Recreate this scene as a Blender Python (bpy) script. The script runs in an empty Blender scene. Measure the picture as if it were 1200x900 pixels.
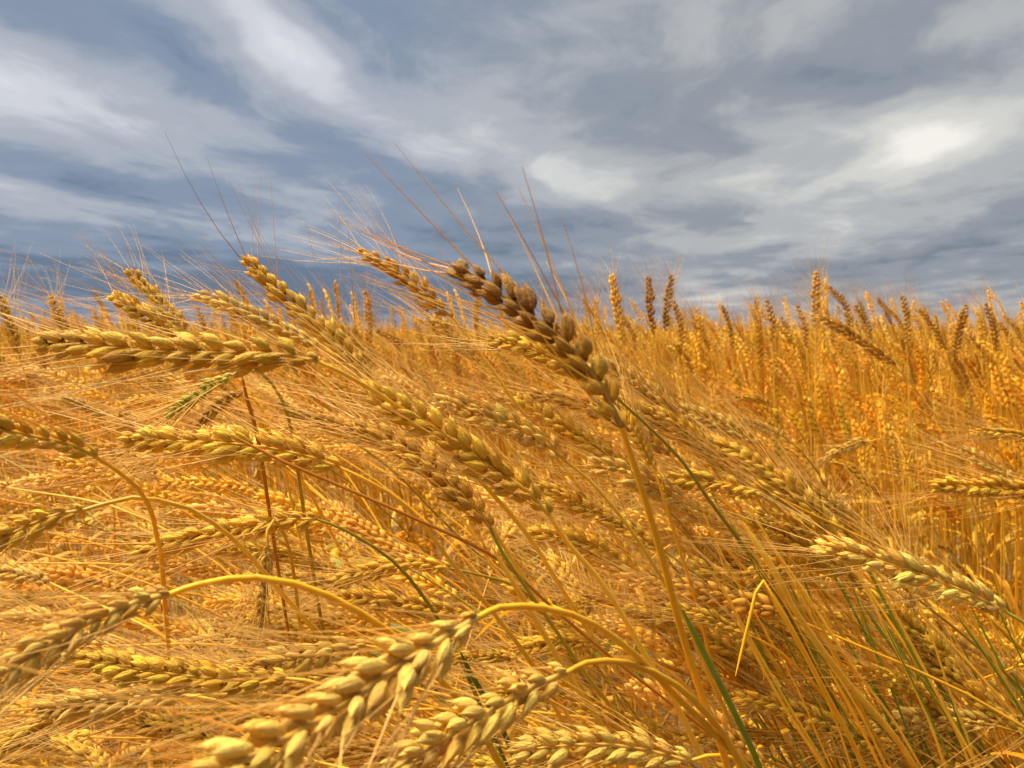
import bpy, math, random
import numpy as np
from mathutils import Matrix, Vector

random.seed(7)
R = np.random.default_rng(7)
scene = bpy.context.scene
C = scene.collection

# ------------------------------------------------------------------ camera
FPX, CX, CY, HOR = 906.0, 600.0, 450.0, 388.0          # focal length and horizon in photo pixels
H = 1.0
PITCH = math.atan((CY - HOR) / FPX)
cam = bpy.data.cameras.new('camera')
cam.sensor_width = 36.0
cam.angle_x = 2 * math.atan(CX / FPX)
cam.clip_start = 0.01
cam.clip_end = 3000
cam.dof.use_dof = True
cam.dof.focus_distance = 0.42
cam.dof.aperture_fstop = 20.0
cam_o = bpy.data.objects.new('camera', cam)
C.objects.link(cam_o)
cam_o.location = (0, 0, H)
cam_o.rotation_euler = (math.pi / 2 - PITCH, 0, 0)
scene.camera = cam_o
FW = np.array([0, math.cos(PITCH), -math.sin(PITCH)])
UP = np.array([0, math.sin(PITCH), math.cos(PITCH)])
RT = np.array([1.0, 0, 0])
CAM = np.array([0, 0, H])


def at(px, py, d):
    return CAM + d * (FW + (px - CX) / FPX * RT - (py - CY) / FPX * UP)


# ------------------------------------------------------------------ exposure
EXPO = 3.0
scene.view_settings.view_transform = 'Standard'
scene.view_settings.look = 'None'
scene.view_settings.exposure = EXPO
scene.view_settings.gamma = 1.0
scene.view_settings.use_curve_mapping = False
scene.cycles.use_denoising = True
scene.cycles.max_bounces = 4
scene.cycles.diffuse_bounces = 3
scene.cycles.glossy_bounces = 1
scene.cycles.transmission_bounces = 3
scene.cycles.use_adaptive_sampling = False
scene.cycles.caustics_reflective = False
scene.cycles.caustics_refractive = False

# ------------------------------------------------------------------ sun (veiled by cloud)
SUN_EL, SUN_AZ = math.radians(60), math.radians(-65)     # azimuth clockwise from the view direction (+Y)
sun = bpy.data.lights.new('sun', 'SUN')
sun.energy = 1.5
sun.angle = math.radians(60)
sun.color = (1.0, 0.90, 0.74)
sun_o = bpy.data.objects.new('sun', sun)
C.objects.link(sun_o)
sd = Vector((math.sin(SUN_AZ) * math.cos(SUN_EL), math.cos(SUN_AZ) * math.cos(SUN_EL), math.sin(SUN_EL)))
sun_o.rotation_euler = sd.to_track_quat('Z', 'Y').to_euler()
sun_o.location = (0, 0, 5)

# ------------------------------------------------------------------ sky: Nishita behind a deck of streaky cloud
world = bpy.data.worlds.new('World')
scene.world = world
world.use_nodes = True
world.cycles.sampling_method = 'MANUAL'
world.cycles.sample_map_resolution = 256
nt = world.node_tree
nt.nodes.clear()


class NG:
    """tiny helper to write node maths"""
    def __init__(s, tree):
        s.t = tree

    def n(s, typ, **kw):
        nd = s.t.nodes.new(typ)
        for k, v in kw.items():
            setattr(nd, k, v)
        return nd

    def put(s, sock, v):
        if hasattr(v, 'is_output'):
            s.t.links.new(v, sock)
        else:
            sock.default_value = v

    def m(s, op, a, b=None, c=None, clamp=False):
        nd = s.n('ShaderNodeMath', operation=op, use_clamp=clamp)
        for i, v in enumerate((a, b, c)):
            if v is not None:
                s.put(nd.inputs[i], v)
        return nd.outputs[0]

    def vm(s, op, a, b=None):
        nd = s.n('ShaderNodeVectorMath', operation=op)
        s.put(nd.inputs[0], a)
        if b is not None:
            s.put(nd.inputs[1], b)
        return nd.outputs['Value'] if op == 'DOT_PRODUCT' else nd.outputs['Vector']

    def xyz(s, x, y, z=0.0):
        nd = s.n('ShaderNodeCombineXYZ')
        for i, v in enumerate((x, y, z)):
            s.put(nd.inputs[i], v)
        return nd.outputs[0]

    def noise(s, vec, scale, detail=4, rough=0.55, dist=0.0):
        nd = s.n('ShaderNodeTexNoise')
        s.put(nd.inputs['Vector'], vec)
        nd.inputs['Scale'].default_value = scale
        nd.inputs['Detail'].default_value = detail
        nd.inputs['Roughness'].default_value = rough
        nd.inputs['Distortion'].default_value = dist
        return nd.outputs[0]

    def ramp(s, f, stops, interp='EASE'):
        nd = s.n('ShaderNodeValToRGB')
        cr = nd.color_ramp
        cr.interpolation = interp
        while len(cr.elements) < len(stops):
            cr.elements.new(0.5)
        for e, (p, c) in zip(cr.elements, stops):
            e.position = p
            e.color = (*c, 1)
        s.put(nd.inputs[0], f)
        return nd.outputs[0]

    def mix(s, f, a, b, blend='MIX'):
        nd = s.n('ShaderNodeMix', data_type='RGBA', blend_type=blend)
        s.put(nd.inputs[0], f)
        s.put(nd.inputs[6], a)
        s.put(nd.inputs[7], b)
        return nd.outputs[2]


g = NG(nt)
tc = g.n('ShaderNodeTexCoord')
sep = g.n('ShaderNodeSeparateXYZ')
nt.links.new(tc.outputs['Generated'], sep.inputs[0])
KZ = 0.07
zc = g.m('ADD', g.m('MAXIMUM', sep.outputs[2], 0.0), KZ)
pu = g.m('DIVIDE', sep.outputs[0], zc)
pv = g.m('DIVIDE', sep.outputs[1], zc)
STREAK = math.radians(13)
cs, sn = math.cos(STREAK), math.sin(STREAK)
across = g.m('SUBTRACT', g.m('MULTIPLY', pu, cs), g.m('MULTIPLY', pv, sn))
along = g.m('ADD', g.m('MULTIPLY', pu, sn), g.m('MULTIPLY', pv, cs))


warp = g.n('ShaderNodeTexNoise')
nt.links.new(g.xyz(across, along, 3.3), warp.inputs['Vector'])
warp.inputs['Scale'].default_value = 1.1
warp.inputs['Detail'].default_value = 3
wsep = g.n('ShaderNodeSeparateXYZ')
nt.links.new(warp.outputs['Color'], wsep.inputs[0])
wa = g.m('SUBTRACT', wsep.outputs[0], 0.5)
wb = g.m('SUBTRACT', wsep.outputs[1], 0.5)
acw = g.m('MULTIPLY_ADD', wa, 0.8, across)
n1 = g.noise(g.xyz(acw, g.m('MULTIPLY', along, 0.5), 1.7), 0.8, 6, 0.52, 0.0)
n2 = g.noise(g.xyz(acw, g.m('MULTIPLY', along, 0.5), 8.1), 2.7, 7, 0.60, 0.0)
f = g.m('ADD', g.m('MULTIPLY_ADD', n1, 0.36, 0.10), g.m('MULTIPLY', n2, 0.41))
# thin (bright) and thick (dark) places of the deck, by bearing and height: (photo x, y, half width, half height, slope in degrees, strength)
az = g.m('MULTIPLY_ADD', wa, 0.10, g.m('ARCTAN2', sep.outputs[0], sep.outputs[1]))
el = g.m('MULTIPLY_ADD', wb, 0.06, g.m('ARCSINE', sep.outputs[2]))


def az_el(px, py):
    d = norm_(FW + (px - CX) / FPX * RT - (py - CY) / FPX * UP)
    return math.atan2(d[0], d[1]), math.asin(d[2])


def norm_(v):
    return v / np.linalg.norm(v)


for px, py, rx, ry, deg, amp in [
        (330, 50, 150, 26, -32, .19), (40, 105, 120, 40, -18, .15), (620, 185, 130, 28, -20, .12), (200, 255, 230, 16, -6, .07),
        (1075, 160, 60, 28, -5, .17), (1040, 205, 190, 60, 12, .13), (840, 345, 55, 9, 0, .15), (820, 30, 160, 40, 5, .03), (1120, 380, 200, 10, 0, .05),
        (170, 45, 60, 14, -25, -.08), (360, 165, 190, 30, -20, -.09), (120, 215, 160, 16, -10, -.07), (230, 335, 330, 38, 0, -.17), (640, 280, 190, 26, 2, -.10),
        (560, 350, 230, 26, 0, -.13), (730, 120, 90, 24, -10, -.05), (1110, 85, 130, 24, 4, -.12), (930, 90, 90, 16, -8, -.05), (795, 240, 60, 18, -4, -.10),
        (1150, 300, 90, 22, 0, -.08), (930, 320, 130, 22, 0, -.06)]:
    a0, e0 = az_el(px, py)
    c_, s_ = math.cos(math.radians(deg)), math.sin(math.radians(deg))
    da, de = g.m('SUBTRACT', az, a0), g.m('SUBTRACT', el, e0)
    du = g.m('ADD', g.m('MULTIPLY', da, c_ * FPX / rx), g.m('MULTIPLY', de, s_ * FPX / rx))
    dv = g.m('ADD', g.m('MULTIPLY', da, -s_ * FPX / ry), g.m('MULTIPLY', de, c_ * FPX / ry))
    e = g.m('EXPONENT', g.m('MULTIPLY', g.m('ADD', g.m('MULTIPLY', du, du), g.m('MULTIPLY', dv, dv)), -1.0))
    f = g.m('MULTIPLY_ADD', e, amp, f)
K = 10.0 / 2 ** EXPO                                   # the Background runs at 0.1


def sk(r, gg, b):
    lin = lambda c: ((c / 255 + .055) / 1.055) ** 2.4
    return (lin(r) * K, lin(gg) * K, lin(b) * K)


cool = g.ramp(f, [(.30, sk(94, 115, 142)), (.43, sk(134, 149, 171)), (.55, sk(173, 180, 192)), (.67, sk(208, 211, 219)), (.82, sk(240, 240, 243))])
warmc = g.ramp(f, [(.30, sk(112, 124, 140)), (.43, sk(146, 153, 163)), (.55, sk(180, 183, 186)), (.67, sk(212, 212, 208)), (.82, sk(246, 242, 235))])
bd = at(1085, 175, 1.0) - CAM
bd /= np.linalg.norm(bd)
nrm = g.vm('NORMALIZE', tc.outputs['Generated'])
near_sun = g.m('SUBTRACT', g.vm('DOT_PRODUCT', nrm, tuple(bd)), 0.80)
near_sun = g.m('MULTIPLY', near_sun, 6.0, clamp=True)
clouds = g.mix(near_sun, cool, warmc)
sky = g.n('ShaderNodeTexSky', sky_type='NISHITA', sun_disc=False)
sky.sun_elevation = SUN_EL
sky.sun_rotation = SUN_AZ
sky.air_density = 1.0
sky.dust_density = 2.0
cover = g.ramp(f, [(.28, (.95, .95, .95)), (.5, (.99, .99, .99))])
skymix = g.mix(cover, g.mix(1.0, sky.outputs[0], (.22, .22, .22, 1), 'MULTIPLY'), clouds)
bg = g.n('ShaderNodeBackground')
nt.links.new(skymix, bg.inputs[0])
bg.inputs[1].default_value = 0.1
wo = g.n('ShaderNodeOutputWorld')
nt.links.new(bg.outputs[0], wo.inputs[0])


# ------------------------------------------------------------------ materials
def mat_plant(name, noise_vec, noise_scale, amount, rough, translucent=0.0, spec=0.35, rnd=0.12, bump=0.0, hue=(1.0, 0.72, 0.42)):
    m = bpy.data.materials.new(name)
    m.use_nodes = True
    t = m.node_tree
    t.nodes.clear()
    q = NG(t)
    tcn = q.n('ShaderNodeTexCoord')
    at_ = q.n('ShaderNodeAttribute', attribute_name='Col')
    oi = q.n('ShaderNodeObjectInfo')
    vec = q.vm('MULTIPLY', tcn.outputs['Object'], noise_vec)
    vec = q.vm('ADD', vec, q.xyz(q.m('MULTIPLY', oi.outputs['Random'], 37.0), 0.0, 0.0))
    nz = q.noise(vec, noise_scale, 4, 0.6)
    nlow = q.noise(q.vm('ADD', tcn.outputs['Object'], q.xyz(q.m('MULTIPLY', oi.outputs['Random'], 91.0), 1.0, 0.0)), noise_scale * .35, 2, 0.5)
    base = q.mix(1.0, at_.outputs['Color'], oi.outputs['Color'], 'MULTIPLY')
    k = q.m('MULTIPLY_ADD', q.m('SUBTRACT', nz, 0.5), amount * 2, 1.0)
    k = q.m('MULTIPLY', k, q.m('MULTIPLY_ADD', q.m('SUBTRACT', oi.outputs['Random'], 0.5), rnd * 2, 1.0))
    col = q.mix(1.0, base, q.xyz(k, k, k), 'MULTIPLY')
    ff = q.m('MULTIPLY', q.m('SUBTRACT', nlow, 0.48), 3.0, clamp=True)
    col = q.mix(ff, col, q.mix(1.0, col, (*hue, 1), 'MULTIPLY'))
    p = q.n('ShaderNodeBsdfPrincipled')
    t.links.new(col, p.inputs['Base Color'])
    p.inputs['Roughness'].default_value = rough
    p.inputs['Specular IOR Level'].default_value = spec
    if bump:
        b = q.n('ShaderNodeBump')
        b.inputs['Strength'].default_value = bump
        b.inputs['Distance'].default_value = 0.05
        t.links.new(nz, b.inputs['Height'])
        t.links.new(b.outputs[0], p.inputs['Normal'])
    out = q.n('ShaderNodeOutputMaterial')
    if translucent:
        tr = q.n('ShaderNodeBsdfTranslucent')
        t.links.new(col, tr.inputs[0])
        mx = q.n('ShaderNodeMixShader')
        mx.inputs[0].default_value = translucent
        t.links.new(p.outputs[0], mx.inputs[1])
        t.links.new(tr.outputs[0], mx.inputs[2])
        t.links.new(mx.outputs[0], out.inputs[0])
    else:
        t.links.new(p.outputs[0], out.inputs[0])
    return m


M_SPIKE = mat_plant('husk', (7, 7, .7), 1.6, 0.40, 0.5, 0.0, 0.15, 0.15, 0.6, (.96, .70, .30))
M_STEM = mat_plant('straw', (1, 1, .2), 260, 0.22, 0.42, 0.0, 0.18, 0.12, 0.0, (1.0, .80, .55))
M_AWN = mat_plant('awn', (1, 1, 1), 60, 0.15, 0.45, 0.25, 0.25, 0.10)
M_LEAF = mat_plant('dry_leaf', (1, 1, .25), 160, 0.35, 0.55, 0.35, 0.2, 0.15)
M_CROP = mat_plant('crop', (1, 1, .3), 120, 0.20, 0.55, 0.12, 0.15, 0.0)

# real colours (linear)
GOLD = np.array([.87, .505, .045])
PALE = np.array([.91, .565, .105])
ORNG = np.array([.82, .415, .018])
DARK = np.array([.36, .170, .022])
BROWN = np.array([.58, .305, .035])
GREEN = np.array([.19, .25, .02])
OLIVE = np.array([.36, .26, .022])
LIME = np.array([.50, .46, .05])
REDD = np.array([.48, .18, .02])


# ------------------------------------------------------------------ geometry helpers
def norm(v):
    return v / (np.linalg.norm(v) + 1e-12)


def spline(pts, n):
    """centripetal-ish Catmull-Rom through pts, resampled to n points by arc length"""
    P = np.asarray(pts, float)
    if len(P) == 2:
        t = np.linspace(0, 1, n)[:, None]
        return P[0] * (1 - t) + P[1] * t
    Q = np.vstack([2 * P[0] - P[1], P, 2 * P[-1] - P[-2]])
    out = []
    for i in range(1, len(Q) - 2):
        p0, p1, p2, p3 = Q[i - 1:i + 3]
        c = np.linalg.norm(p2 - p1)
        m1 = (p2 - p0) / (np.linalg.norm(p2 - p1) + np.linalg.norm(p1 - p0) + 1e-9) * c
        m2 = (p3 - p1) / (np.linalg.norm(p3 - p2) + np.linalg.norm(p2 - p1) + 1e-9) * c
        t = np.linspace(0, 1, 14, endpoint=False)[:, None]
        out.append((2 * t**3 - 3 * t**2 + 1) * p1 + (t**3 - 2 * t**2 + t) * m1 + (-2 * t**3 + 3 * t**2) * p2 + (t**3 - t**2) * m2)
    D = np.vstack(out + [P[-1:]])
    s = np.concatenate([[0], np.cumsum(np.linalg.norm(np.diff(D, axis=0), axis=1))])
    u = np.linspace(0, s[-1], n)
    return np.stack([np.interp(u, s, D[:, k]) for k in range(3)], 1)


def frames(P, x0=None):
    """tangent and parallel-transported side vector"""
    T = np.gradient(P, axis=0)
    T /= np.linalg.norm(T, axis=1)[:, None] + 1e-12
    x = np.array([0, 1.0, 0]) if x0 is None else x0
    x = norm(x - T[0] * np.dot(x, T[0]))
    X = []
    for t in T:
        x = norm(x - t * np.dot(x, t))
        X.append(x)
    X = np.array(X)
    return T, X, np.cross(T, X)


class Geo:
    def __init__(s):
        s.v, s.f, s.c, s.n = [], [], [], 0

    def add(s, v, f, c):
        v = np.asarray(v, float)
        c = np.asarray(c, float)
        if c.ndim == 1:
            c = np.tile(c, (len(v), 1))
        s.v.append(v)
        s.c.append(c)
        s.f.append(np.asarray(f, int) + s.n)
        s.n += len(v)

    def tube(s, P, rad, sides, col, x0=None):
        T, X, Y = frames(P, x0)
        a = np.arange(sides) * 2 * math.pi / sides
        rad = np.broadcast_to(np.asarray(rad, float), (len(P),))
        V = P[:, None] + rad[:, None, None] * (np.cos(a)[None, :, None] * X[:, None] + np.sin(a)[None, :, None] * Y[:, None])
        V = V.reshape(-1, 3)
        i = np.arange(len(P) - 1)[:, None] * sides
        j = np.arange(sides)[None]
        k = (j + 1) % sides
        F = np.stack([i + j, i + k, i + sides + k, i + sides + j], -1).reshape(-1, 4)
        col = np.asarray(col, float)
        if col.ndim == 2:
            col = np.repeat(col, sides, 0)
        s.add(V, F, col)

    def ribbon(s, P, wid, col, x0, fold=0.25):
        """V-shaped blade"""
        T, X, Y = frames(P, x0)
        w = wid[:, None]
        V = np.stack([P + X * w + Y * w * fold, P, P - X * w + Y * w * fold], 1).reshape(-1, 3)
        i = np.arange(len(P) - 1)[:, None] * 3
        j = np.arange(2)[None]
        F = np.stack([i + j, i + j + 1, i + 3 + j + 1, i + 3 + j], -1).reshape(-1, 4)
        col = np.asarray(col, float)
        if col.ndim == 2:
            col = np.repeat(col, 3, 0)
        s.add(V, F, col)

    def arrays(s):
        return np.vstack(s.v), np.vstack(s.f), np.vstack(s.c)


def mesh_from(name, V, F, Cc, mat, smooth=True):
    me = bpy.data.meshes.new(name)
    k = F.shape[1]
    me.vertices.add(len(V))
    me.vertices.foreach_set('co', V.astype(np.float32).ravel())
    me.loops.add(F.size)
    me.loops.foreach_set('vertex_index', F.astype(np.int32).ravel())
    me.polygons.add(len(F))
    me.polygons.foreach_set('loop_start', np.arange(0, F.size, k, dtype=np.int32))
    me.polygons.foreach_set('use_smooth', np.full(len(F), smooth))
    a = me.color_attributes.new('Col', 'FLOAT_COLOR', 'POINT')
    a.data.foreach_set('color', np.hstack([Cc, np.ones((len(Cc), 1))]).astype(np.float32).ravel())
    me.materials.append(mat)
    me.update(calc_edges=True)
    return me


def obj(name, me, parent=None):
    o = bpy.data.objects.new(name, me)
    C.objects.link(o)
    if parent:
        o.parent = parent
    return o


def tag(o, label=None, cat=None, group=None, kind=None):
    for k, v in (('label', label), ('category', cat), ('group', group), ('kind', kind)):
        if v:
            o[k] = v
    return o


# ------------------------------------------------------------------ one spikelet (unit length), axis +Z, outward +X
def grain(geo, base, axis, out, L, rad, sides, ts, col):
    axis = norm(axis)
    out = norm(out - axis * np.dot(out, axis))
    lat = np.cross(axis, out)
    ts = np.asarray(ts)
    r = rad * np.where(ts < .42, np.sin(np.clip(ts / .42, 0, 1) * math.pi / 2 * .80 + .30), 1.0) ** 1.0
    r = rad * np.interp(ts, [0, .1, .25, .42, .58, .74, .87, .95, 1.02, 1.2], [.34, .72, .96, 1.0, .94, .72, .40, .20, .09, .02])
    bend = .10 * rad * np.sin(ts * math.pi) * 1.6
    a = np.arange(sides) * 2 * math.pi / sides
    keel = 1 + .16 * np.cos(a) ** 8 * (np.cos(a) > 0) + (.045 * (-1.0) ** np.arange(sides) if sides > 9 else 0)
    V = (base + axis * (ts * L)[:, None] + out * bend[:, None])[:, None] + r[:, None, None] * keel[None, :, None] * (
        np.cos(a)[None, :, None] * out * .92 + np.sin(a)[None, :, None] * lat)
    i = np.arange(len(ts) - 1)[:, None] * sides
    j = np.arange(sides)[None]
    k = (j + 1) % sides
    F = np.stack([i + j, i + k, i + sides + k, i + sides + j], -1).reshape(-1, 4)
    tip = np.interp(ts, [0, .15, .8, 1], [.80, 1, 1, 1.12])
    cc = np.repeat(np.asarray(col)[None] * tip[:, None], sides, 0)
    geo.add(V.reshape(-1, 3), F, cc)


def spikelet_geo(rng, sides, ts, full=True):
    geo = Geo()
    j = lambda s: rng.normal(0, s)
    X, Y, Z = np.eye(3)
    W = np.ones(3)
    for sy in (-1, 1):                                  # two outer florets
        grain(geo, np.array([.02 + j(.02), sy * .17, .08 + j(.03)]), Z + sy * Y * (.36 + j(.08)) + X * (-.08 + j(.08)), X + sy * Y * .7, .84 + j(.06), .215 + j(.015), sides, ts, W * (1 + j(.07)))
    grain(geo, np.array([.11, j(.03), .18]), Z + X * (.20 + j(.09)) + Y * j(.10), X, .82 + j(.06), .205 + j(.015), sides, ts, W * (1.03 + j(.07)))
    if full:
        for sy in (-1, 1):                              # two keeled glumes with a beak, hugging the foot
            grain(geo, np.array([.03, sy * .19, .0]), Z + sy * Y * (.42 + j(.10)) + X * (.12 + j(.08)), sy * Y + X * .4, .72 + j(.08), .125 + j(.01), sides, ts, np.array([1.06, 1.04, 1.0]) * (1 + j(.06)))
    return geo


TS_HI = [0, .08, .2, .36, .52, .68, .82, .93, 1.02, 1.2]
TS_MID = [0, .2, .45, .72, 1]
TS_LO = [0, .4, 1]
rs = np.random.default_rng(3)
SPK_HI = [spikelet_geo(rs, 12, TS_HI) for _ in range(12)]
SPK_HI_ME = [mesh_from('spikelet', *gg.arrays(), M_SPIKE) for gg in SPK_HI]
SPK_MID = [spikelet_geo(rs, 5, TS_MID, False) for _ in range(4)]


def lo_spikelet(rng):
    geo = Geo()
    X, Y, Z = np.eye(3)
    grain(geo, np.array([.05, -.1, .05]), Z - .18 * Y, X, .95, .26, 4, TS_LO, np.ones(3))
    grain(geo, np.array([.05, .1, .1]), Z + .18 * Y, X, .95, .26, 4, TS_LO, np.ones(3) * 1.05)
    return geo


SPK_LO = [lo_spikelet(rs) for _ in range(3)]


def far_spikelet():
    geo = Geo()
    X, Y, Z = np.eye(3)
    grain(geo, np.array([.05, 0, .05]), Z, X, 1.0, .34, 3, TS_LO, np.ones(3))
    return geo


SPK_FAR = [far_spikelet()]


def ear_layout(P, width=1.0, n=None, roll=0.0, view=None, rng=R, splay=.40):
    """spikelet frames along an ear curve P (base -> tip): list of (position, Xs, Ys, Zs, scale, side)"""
    L = np.sum(np.linalg.norm(np.diff(P, axis=0), axis=1))
    n = -n if n and n < 0 else int(np.clip(round(L / .0039), 18, 25)) + rng.integers(-1, 2)
    D = spline(P, n + 1)
    view = norm(D.mean(0) - CAM) if view is None else view
    T0 = norm(D[1] - D[0])
    x0 = np.cross(T0, view)
    if np.linalg.norm(x0) < .2:
        x0 = np.array([0, 0, 1.0])
    x0 = norm(x0)
    y0 = np.cross(T0, x0)
    x0 = math.cos(roll) * x0 + math.sin(roll) * y0
    T, X, Y = frames(D, x0)
    sp = L / n
    out = []
    for i in range(n):
        s = i / (n - 1)
        side = 1 if i % 2 else -1
        k = np.interp(s, [0, .08, .25, .7, .92, 1], [.62, .85, 1.0, 1.0, .84, .72]) * (1 + rng.normal(0, .08))
        sc = sp * 2.75 * k * width * rng.choice([1, 1, 1, 1, .9, .72])
        a = splay * .86 * np.interp(s, [0, .2, .8, 1], [.75, 1, .85, .25]) + rng.normal(0, .09)
        t, x, y = T[i], X[i], Y[i]
        if i == n - 1:
            x = y
        Z = norm(t * math.cos(a) + side * x * math.sin(a) + y * rng.normal(0, .13))
        Xs = norm(side * x - Z * np.dot(side * x, Z))
        Ys = np.cross(Z, Xs)
        out.append((D[i] + side * x * sp * .22 * width, Xs, Ys, Z, sc, side))
    return D, T, X, Y, out


def awn_geo(geo, layout, T, rng, length, wind, per=2, r0=.00027, segs=5, sides=3, spread=.33, col=PALE, thin=False, skip=.12):
    """awns rise from the floret tips and trail down the wind"""
    n = len(layout)
    for i, (p, Xs, Ys, Z, sc, side) in enumerate(layout):
        for q in range(per):
            if rng.random() < skip:
                continue
            sy = (-1, 1, 0)[q % 3]
            st = p + Z * sc * .92 + Ys * sy * sc * .22 + Xs * sc * (.12 if sy == 0 else .03)
            d = norm(T[min(i, len(T) - 1)] * 1.0 + Xs * spread * abs(rng.normal(.75, .35)) + Ys * (sy * .18 + rng.normal(0, .16)) + Z * .3)
            L = length * np.interp(i / n, [0, .25, 1], [.65, 1, .85]) * rng.uniform(.72, 1.12)
            t = np.linspace(0, 1, segs)[:, None]
            crv = wind * rng.uniform(.4, 1.3) + rng.normal(0, .05, 3)
            Pp = st + d * L * t + crv * L * t**2
            rad = r0 * (1 - .72 * t[:, 0])
            c = col * rng.uniform(.75, 1.15)
            if thin:
                w = norm(np.cross(d, Pp[0] - CAM)) * r0
                V = np.stack([Pp[:-1] - w, Pp[:-1] + w], 1).reshape(-1, 3) if False else np.vstack([Pp[0] - w, Pp[0] + w, Pp[-1] + w * .4, Pp[-1] - w * .4])
                geo.add(V, [[0, 1, 2, 3]], c)
            else:
                geo.tube(Pp, rad, sides, c)


def stem_cols(n, top, low, rng, knee=.5, t=None):
    t = np.linspace(0, 1, n) if t is None else t
    w = np.clip((t - knee) / .25 + .5, 0, 1)[:, None]
    c = top * (1 - w) + low * w
    return c * (1 + rng.normal(0, .04, (n, 1)))


def leaf_curve(p, d, L, droop, rng, n=9):
    t = np.linspace(0, 1, n)[:, None]
    side = norm(np.cross(d, [0, 0, 1]) + 1e-6)
    return p + d * L * t + np.array([0, 0, -1]) * L * droop * t**2.2 + side * L * rng.normal(0, .12) * t**2


def leaf_geo(p, d, L, w, droop, rng, col, n=9):
    P = leaf_curve(p, d, L, droop, rng, n)
    t = np.linspace(0, 1, n)
    wid = w * np.interp(t, [0, .12, .5, .85, 1], [.45, .9, 1, .5, .04])
    geo = Geo()
    x0 = norm(np.cross(d, [0, 0, 1.0]) + rng.normal(0, .5, 3))
    cc = col[None] * (1 + rng.normal(0, .08, (n, 1)))
    geo.ribbon(P, wid, cc, x0, rng.uniform(.1, .5))
    return geo


WIND = np.array([-.16, .02, .05])


def build_stalk(label, group, ear, stem, width=1.0, roll=0.0, tint=GOLD, stemtint=ORNG, lowtint=None, rad=.0014, n=None,
                awn=.075, awn_col=None, awn_per=2, pieces=True, knee=.55, leaves=0, leafcol=ORNG, spread=.33, wind=WIND, splay=.40, name='wheat_stalk', foot=None, gaps=0.0, skip=.12, awn_r=.00027):
    """ear: curve base->tip; stem: curve from the ear's base down to the root (world coordinates)"""
    root = stem[-1].copy()
    e = bpy.data.objects.new(name, None)
    e.empty_display_size = .02
    C.objects.link(e)
    e.location = root
    tag(e, label, 'wheat', group)
    rng = R
    lowtint = stemtint if lowtint is None else lowtint
    n_st = 46 if pieces else 24
    S = spline(stem, 241)
    u = np.linspace(0, 1, n_st) ** 1.5
    S = S[np.round(u * 240).astype(int)]
    geo = Geo()
    rr = rad * np.interp(u, [0, .03, .15, 1], [.62, .75, 1, 1.25])
    for nd in (.45, .75):                                # swollen nodes
        rr = rr * (1 + .45 * np.exp(-((u - nd) / .012) ** 2))
    sh = ((u > .40) & (u < .58)) | (u > .72)              # leaf sheath wrapped round the straw above its node
    rr = rr * (.86 + .22 * sh)
    scol = stem_cols(n_st, stemtint, lowtint, rng, knee, u)
    blot = np.interp(u, np.linspace(0, 1, 14), rng.uniform(.78, 1.12, 14))[:, None]
    scol = scol * blot * np.where(sh, 1.08, 1.0)[:, None]
    geo.tube(S - root, rr, 8 if pieces else 6, scol)
    obj('stem', mesh_from('stem', *geo.arrays(), M_STEM), e)
    D, T, X, Y, lay = ear_layout(ear, width, n, roll, splay=splay)
    geo = Geo()
    geo.tube(D - root, np.linspace(rad * .6, rad * .35, len(D)), 5, tint * .7)
    if not pieces:
        for i, (p, Xs, Ys, Z, sc, side) in enumerate(lay):
            sv, sf, scol = SPK_MID[i % len(SPK_MID)].arrays()
            geo.add((sv @ np.stack([Xs, Ys, Z])) * sc + p - root, sf, scol * tint * (1 + rng.normal(0, .07)))
    eo = obj('ear', mesh_from('ear', *geo.arrays(), M_STEM if pieces else M_CROP), e)
    if pieces:
        for i, (p, Xs, Ys, Z, sc, side) in enumerate(lay):
            if gaps and 2 < i < len(lay) - 1 and rng.random() < gaps:
                continue
            so = obj('spikelet', SPK_HI_ME[rng.integers(len(SPK_HI_ME))], eo)
            mw = np.eye(4)
            mw[:3, 0], mw[:3, 1], mw[:3, 2], mw[:3, 3] = Xs * sc * .84, Ys * sc * .86, Z * sc * 1.02, p - root
            so.matrix_basis = Matrix(mw.tolist())
            tt = tint if foot is None else foot + (tint - foot) * min(1, i / 9)
            so.color = (*np.clip(tt * (1.06 + rng.normal(0, .07)) * np.array([1, 1 + rng.normal(0, .04), 1]), 0, .95), 1)
    geo = Geo()
    awn_geo(geo, lay, T, rng, awn, wind, awn_per, col=np.array([.88, .57, .15]) if awn_col is None else awn_col, spread=spread, skip=skip, r0=awn_r)
    V, F, cc = geo.arrays()
    b = obj('beard', mesh_from('beard', V - root, F, cc, M_AWN), eo)
    b['kind'] = 'stuff'
    for k in range(leaves):
        i = int(n_st * rng.uniform(.35, .8))
        az = rng.uniform(0, 2 * math.pi)
        d = norm(np.array([math.cos(az) - .5, math.sin(az), rng.uniform(.1, .9)]))
        lg = leaf_geo(S[i] - root, d, rng.uniform(.10, .20), rng.uniform(.003, .0048), rng.uniform(.3, 1.0), rng, leafcol * rng.uniform(.7, 1.1))
        obj('leaf', mesh_from('leaf', *lg.arrays(), M_LEAF), e)
    return e


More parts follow.
